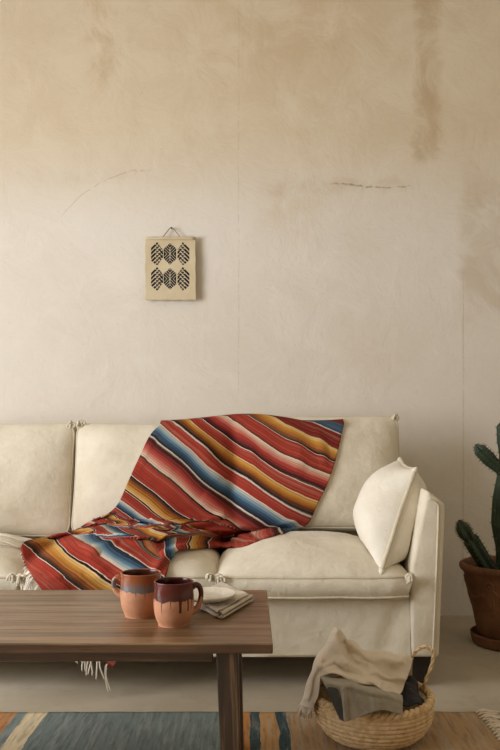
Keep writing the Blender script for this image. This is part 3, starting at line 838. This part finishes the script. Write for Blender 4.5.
# ------------------------------------------------------------------ pot and cactus
PX, PY = 1.03, 2.95
pot = thing('plant_pot', 'large terracotta pot with moulded garland, on a saucer right of the sofa', 'plant pot', (PX, PY, 0))
sa = [(0, 0), (.125, 0), (.144, .006), (.150, .030), (.152, .042), (.146, .044), (.141, .036), (.132, .020), (0, .018)]
add('saucer', *lathe(sa, (PX, PY, 0), 56), TERRA, pot, auto=.6)
prof = [(0, .020), (.115, .020), (.121, .026), (.140, .12), (.160, .21), (.174, .272), (.180, .284), (.190, .292), (.194, .302), (.193, .312), (.187, .318), (.178, .319), (.171, .313), (.167, .298), (.165, .285), (.10, .281), (0, .281)]
add('body', *lathe(prof, (PX, PY, 0), 72), TERRA, pot, auto=.7)
orn = MB()
def onpot(a, z, off=.0): 
    r = table([(.026, .121), (.12, .140), (.22, .160), (.285, .177)], z) + off
    return Vector((PX + r * cos(a), PY + r * sin(a), z))
for k in range(6):
    a0 = math.radians(-135) + k * pi / 3
    orn.put(*tube([onpot(a0 + pi / 3 * t / 14, .245 - .055 * sin(pi * t / 14), .001) for t in range(15)], [.005 + .004 * sin(pi * t / 14) for t in range(15)], 8))
    orn.put(*tube([onpot(a0 + .09 * cos(q), .245 + .018 * sin(q), .001) for q in [2 * pi * i / 14 for i in range(14)]], .005, 8, True))
    orn.put(*tube([onpot(a0, .245, -.004), onpot(a0, .245, .007)], [.008, .005], 8))
    for s in (-1, 0, 1): orn.put(*tube(catmull([onpot(a0 + s * .03, .225), onpot(a0 + s * .06, .19), onpot(a0 + s * .05, .150)], 8), [.005, .0055, .0055, .006, .006, .005, .004, .003, .002], 6))
add('garland_relief', orn.V, orn.F, TERRA, pot)
so = lathe([(0, .288), (.08, .290), (.14, .288), (.164, .287), (.164, .284), (0, .284)], (PX, PY, 0), 48, lambda r, z, a: (r, z + (.005 * nz((r * 30 * cos(a), r * 30 * sin(a), 1)) if z > .2865 else 0)))
add('soil', *so, SOIL, pot)

cac = thing('cactus', 'tall dark green branching cactus growing in the terracotta pot', 'cactus', (PX, PY, .285))
def ribbed(P, Rr, ribs=7, n=40, amp=.22):
    Q = catmull(P, n); m = len(Rr) - 1
    R = [table([(i / m, r) for i, r in enumerate(Rr)], k / n) for k in range(n + 1)]
    return tube(Q, R, ribs * 6, False, ribs, amp), Q, R
def stem(name, P, Rr, ribs=7, amp=.2):
    (V, Fc), Q, R = ribbed(P, Rr, ribs, 44, amp)
    o = add(name, V, Fc, CACT, cac)
    b = MB(); seg = ribs * 6
    for i in range(2, len(Q) - 2, 3):
        for r in range(ribs):
            p = Vector(V[i * seg + r * 6]); d = (p - Q[i]).normalized()
            for s in range(3):
                e = (d + Vector((random.uniform(-.7, .7), random.uniform(-.7, .7), random.uniform(-.5, .7)))).normalized()
                b.put(*tube([p - d * .002, p + e * .009], [.0011, .0003], 4))
    o2 = add('spines', b.V, b.F, THORN, o)
    o2['kind'] = 'stuff'
    return o
def cp(u, v, Y=PY): return at(u, v, Y)
stem('trunk', [(PX - .012, PY, .287), cp(506, 548), cp(505.5, 524), cp(507, 500), cp(508, 478), cp(510, 458), cp(510, 440), cp(509, 425), cp(508, 416)],
     [.034, .033, .046, .047, .036, .034, .042, .040, .004], 7)
stem('branch', [cp(507, 478), cp(500, 470), cp(489, 459), cp(480, 450), cp(475.5, 444.5)], [.012, .016, .024, .022, .004], 6)
stem('branch', [cp(497, 573), cp(488, 567), cp(479, 553), cp(471, 540), cp(466, 533)], [.020, .026, .027, .027, .006], 6)
stem('branch', [cp(473, 544, PY - .01), cp(466, 534, PY - .01), cp(462, 527, PY - .01), cp(459, 520, PY - .01)], [.010, .024, .022, .004], 6)
stem('branch', [(PX + .02, PY + .01, .50), (PX + .07, PY, .56), (PX + .09, PY, .66), (PX + .095, PY, .74)], [.015, .028, .028, .004], 6)

# ------------------------------------------------------------------ basket
BX, BY, BZ = .335, 2.03, .0095
bas = thing('basket', 'round coiled seagrass basket filled with cloths, standing on the rug in front of the sofa', 'basket', (BX, BY, BZ))
def bprof(t):                                                              # t 0 base .. 1 rim
    return catmull([(.112, 0, 0), (.137, 0, .022), (.154, 0, .052), (.160, 0, .080), (.158, 0, .104)], 100)[int(t * 100)]
coils = 9; V = []; Fc = []; n = coils * 9; seg = 132
for i in range(n + 1):
    t = i / n; p = bprof(t); ph = t * coils
    for k in range(seg):
        a = 2 * pi * k / seg; ci = floor(ph)
        puff = abs(sin(pi * ph)) ** .7
        braid = .5 + .5 * sin(a * 44 + ci * pi + 2.2 * (ph - ci - .5))
        r = p.x + .0048 * puff * (.55 + .6 * braid) + .0015 * nz((cos(a) * 6, sin(a) * 6, ph))
        V.append((BX + r * cos(a) * 1.0, BY + r * sin(a) * .92, BZ + p.z + .004 * sin(a * 2 + 1) * t))
for i in range(n):
    for k in range(seg): Fc.append((i * seg + k, i * seg + (k + 1) % seg, (i + 1) * seg + (k + 1) % seg, (i + 1) * seg + k))
inner = len(V)
for t, rr in ((1, .150), (.6, .148), (.25, .128), (.1, .095)):
    p = bprof(t)
    for k in range(seg):
        a = 2 * pi * k / seg; V.append((BX + rr * cos(a), BY + rr * sin(a) * .92, BZ + p.z + (.004 * sin(a * 2 + 1) * t)))
for q in range(4):
    A = n * seg if q == 0 else inner + (q - 1) * seg; B = inner + q * seg
    for k in range(seg): Fc.append((A + k, A + (k + 1) % seg, B + (k + 1) % seg, B + k))
Fc.append(tuple(range(seg))); Fc.append(tuple(inner + 3 * seg + k for k in range(seg)))
add('body', V, Fc, BASK, bas)
def rimp(a, z=.107): return Vector((BX + .155 * cos(a), BY + .155 * .92 * sin(a), BZ + z + .004 * sin(a * 2 + 1)))
b = MB()
for s in range(2):
    P = []
    for k in range(160):
        a = 2 * pi * k / 160; tw = a * 26 + s * pi
        P.append(rimp(a) + Vector((cos(a) * .0055 * cos(tw), sin(a) * .0055 * cos(tw), .0055 * sin(tw))))
    b.put(*tube(P, .0068, 7, True))
add('rim', b.V, b.F, BASK, bas)
def braid(P, rr):
    b = MB(); Q = catmull(P, 60)
    for s in range(2):
        L = []
        for k, q in enumerate(Q):
            t = (Q[min(60, k + 1)] - Q[max(0, k - 1)]).normalized(); x = t.cross(Vector((0, 1, .2))).normalized(); y = t.cross(x)
            w = k * .75 + s * pi; L.append(q + (x * cos(w) + y * sin(w)) * rr * .55)
        b.put(*tube(L, rr * .7, 6))
    return b.V, b.F
hy = BY + .07
add('handle', *braid([rimp(.9), at(408, 676, hy + .03), at(411, 660, hy), at(417, 650, hy - .02), at(426, 646.5, hy - .03), at(433, 652, hy - .04), at(432, 664, hy - .04), at(425, 682, hy - .05), rimp(.28)], .0045), BASK, bas)
add('handle', *braid([rimp(pi - .5), rimp(pi - .5, .125) + Vector((.03, 0, 0)), rimp(pi - .7, .135) + Vector((.05, 0, 0)), rimp(pi - .9, .125) + Vector((.03, 0, 0)), rimp(pi - .95)], .0062), BASK, bas)

# cloths heaped in the basket
def cloth(name, label, G, mat, amp=.004, fr=24, nu=60, nv=60, seed=0, th=.003, ridges=()):
    def fn(s, t, p):
        z = 0; u, v = px(p)
        for P, w, A in ridges:
            d, q = seg_d(u, v, P); z += A * exp(-(d / w) ** 2)
        return Vector((nz(p, fr * .8, seed + 3) * amp * .5, nz(p, fr, seed) * amp - z, nz(p, fr, seed + 7) * amp + z * .4))
    V, Fc = patch(G, nu, nv, fn)
    o = add(name, V, Fc, mat, None, loc=tuple(G[len(G) // 2][len(G[0]) // 2]))
    thicken(o, th); return tag(o, label, 'cloth'), V
by = BY
G = [  # beige throw: rows run from the rear/top down to the front edge
    [at(318, 690, by + .10), at(326, 668, by + .09), at(334, 650, by + .10), at(341, 646, by + .11), at(352, 655, by + .13), at(375, 666, by + .13), at(400, 674, by + .11), at(410, 690, by + .10)],
    [at(304, 699, by + .00), at(313, 668, by + .01), at(328, 640, by + .04), at(335.5, 629, by + .04), at(344, 636, by + .06), at(364, 650, by + .06), at(395, 652, by + .05), at(413, 660, by + .05)],
    [at(302, 706, by - .02), at(311, 674, by - .03), at(324, 651, by - .01), at(334, 640, by - .01), at(343, 650, by + .01), at(362, 662, by - .00), at(392, 665, by + .00), at(409, 671, by + .00)],
    [at(306, 708, by - .04), at(315, 680, by - .06), at(324, 666, by - .05), at(334, 660, by - .045), at(345, 667, by - .06), at(362, 676, by - .06), at(388, 683, by - .05), at(404, 684, by - .04)],
    [at(314, 707, by - .05), at(319, 688, by - .08), at(323, 676, by - .11), at(334, 674, by - .12), at(345, 678, by - .12), at(362, 683, by - .12), at(384, 691, by - .10), at(399, 695, by - .08)]]
th, V = cloth('linen_throw', 'crumpled beige linen throw with frayed edge heaped on top of the basket', G, BEIGE, .009, 30, 130, 130, seed=2, ridges=[([(336, 633), (337, 652), (346, 668), (378, 684)], 3.5, 0.0240), ([(320, 668), (334, 660), (362, 672), (402, 680)], 3, 0.0180), ([(352, 645), (372, 660), (400, 664)], 4, 0.0210), ([(344, 642), (352, 660), (366, 668)], 2.5, -0.0120), ([(306, 700), (313, 676), (322, 660)], 2.5, 0.0150), ([(325, 672), (352, 678), (384, 689)], 2, 0.0120)])
nu = 130
for k in range(26):                                                         # frayed end on the left
    r = random.Random(k); p = Vector(V[int(lerp(30, 130, k / 25)) * (nu + 1)])
    b = MB()
    for s in range(3):
        d = Vector((r.uniform(-.012, .003), r.uniform(-.012, .002), -r.uniform(.014, .030)))
        b.put(*tube([p + Vector((.004, 0, .004)), p + d * .5 + Vector((-.002, 0, 0)), p + d], [.0016, .0014, .0007], 4))
    add('thread', b.V, b.F, BEIGE, th)
G = [
    [at(324, 680, by - .03), at(340, 681, by - .03), at(358, 684, by - .03), at(378, 690, by - .03), at(399, 694, by - .02)],
    [at(321, 677, by - .135), at(336, 680, by - .145), at(356, 684, by - .15), at(380, 691, by - .14), at(402, 697, by - .10)],
    [at(329, 692, by - .165), at(341, 694, by - .172), at(358, 696, by - .175), at(382, 699, by - .168), at(402, 704, by - .14)],
    [at(336, 707, by - .172), at(345, 709, by - .180), at(360, 707, by - .182), at(381, 705, by - .176), at(402, 710, by - .155)],
    [at(341, 719, by - .176), at(346, 722, by - .184), at(360, 717, by - .186), at(380, 710, by - .180), at(401, 714, by - .165)]]
cloth('folded_cloth', 'grey green linen cloth hanging in a point over the front rim of the basket', G, OLIVE, .005, 24, 80, 80, seed=5, th=.004, ridges=[([(343, 690), (345, 722)], 2.2, .010), ([(330, 683), (360, 690), (400, 700)], 2.5, .007), ([(352, 690), (362, 712)], 3, -.006), ([(372, 694), (376, 710)], 3, .007)])
lining = [[at(321, 679, by - .139), at(326, 680, by - .147), at(331, 682, by - .152)],
          [at(329, 695, by - .168), at(334, 695, by - .178), at(340, 696, by - .181)],
          [at(340, 719, by - .179), at(342, 720, by - .188), at(345, 722, by - .191)]]
CHARD = linen('grey_green_lining', '4b4a43', '403f39', '5b5a52', 800)
thicken(add('lining', *patch(lining, 14, 30), CHARD, bpy.data.objects['folded_cloth']), .003)['label'] = 'dark turned back edge'
G = [
    [at(398, 684, by + .02), at(404, 680, by + .03), at(411, 676, by + .05), at(417, 683, by + .06)],
    [at(399, 692, by - .03), at(406, 688, by - .02), at(413, 687, by - .00), at(419, 695, by + .02)],
    [at(400, 700, by - .06), at(407, 698, by - .06), at(415, 698, by - .05), at(424, 701, by - .03)],
    [at(401, 706, by - .09), at(408, 706, by - .09), at(416, 705, by - .08), at(425, 706, by - .06)]]
cloth('dark_cloth', 'dark charcoal cloth tucked into the right side of the basket', G, CHAR, .009, 30, nu=40, nv=40, seed=9)
# ------------------------------------------------------------------ light and camera
def area(name, loc, rot, sx, sy, power, col):
    l = bpy.data.lights.new(name, 'AREA'); l.shape = 'RECTANGLE'; l.size = sx; l.size_y = sy; l.energy = power; l.color = col
    o = bpy.data.objects.new(name, l); COL.objects.link(o); o.location = loc; o.rotation_euler = rot; return o
area('window_daylight', (XL - .16, (WY0 + WY1) / 2, (WZ0 + WZ1) / 2), (0, math.radians(-90), 0), WZ1 - WZ0, WY1 - WY0, 152, (.95, .985, 1.05))
w = bpy.data.worlds.new('warm_fill'); scene.world = w; w.use_nodes = True  # added warm ambient fill, entering where the rear wall is left out
w.node_tree.nodes['Background'].inputs[0].default_value = (1.0, .76, .48, 1); w.node_tree.nodes['Background'].inputs[1].default_value = .27
cam = bpy.data.cameras.new('camera'); co = bpy.data.objects.new('camera', cam); COL.objects.link(co)
co.location = (0, 0, CH); co.rotation_euler = (pi / 2, 0, 0)
cam.sensor_width = 36; cam.lens = F * 36 / 750; cam.shift_y = (HV - 375) / 750; cam.clip_start = .05
scene.camera = co
vs = scene.view_settings; vs.view_transform = 'Standard'; vs.look = 'None'; vs.gamma = 1; vs.exposure = 0.0; vs.use_curve_mapping = False
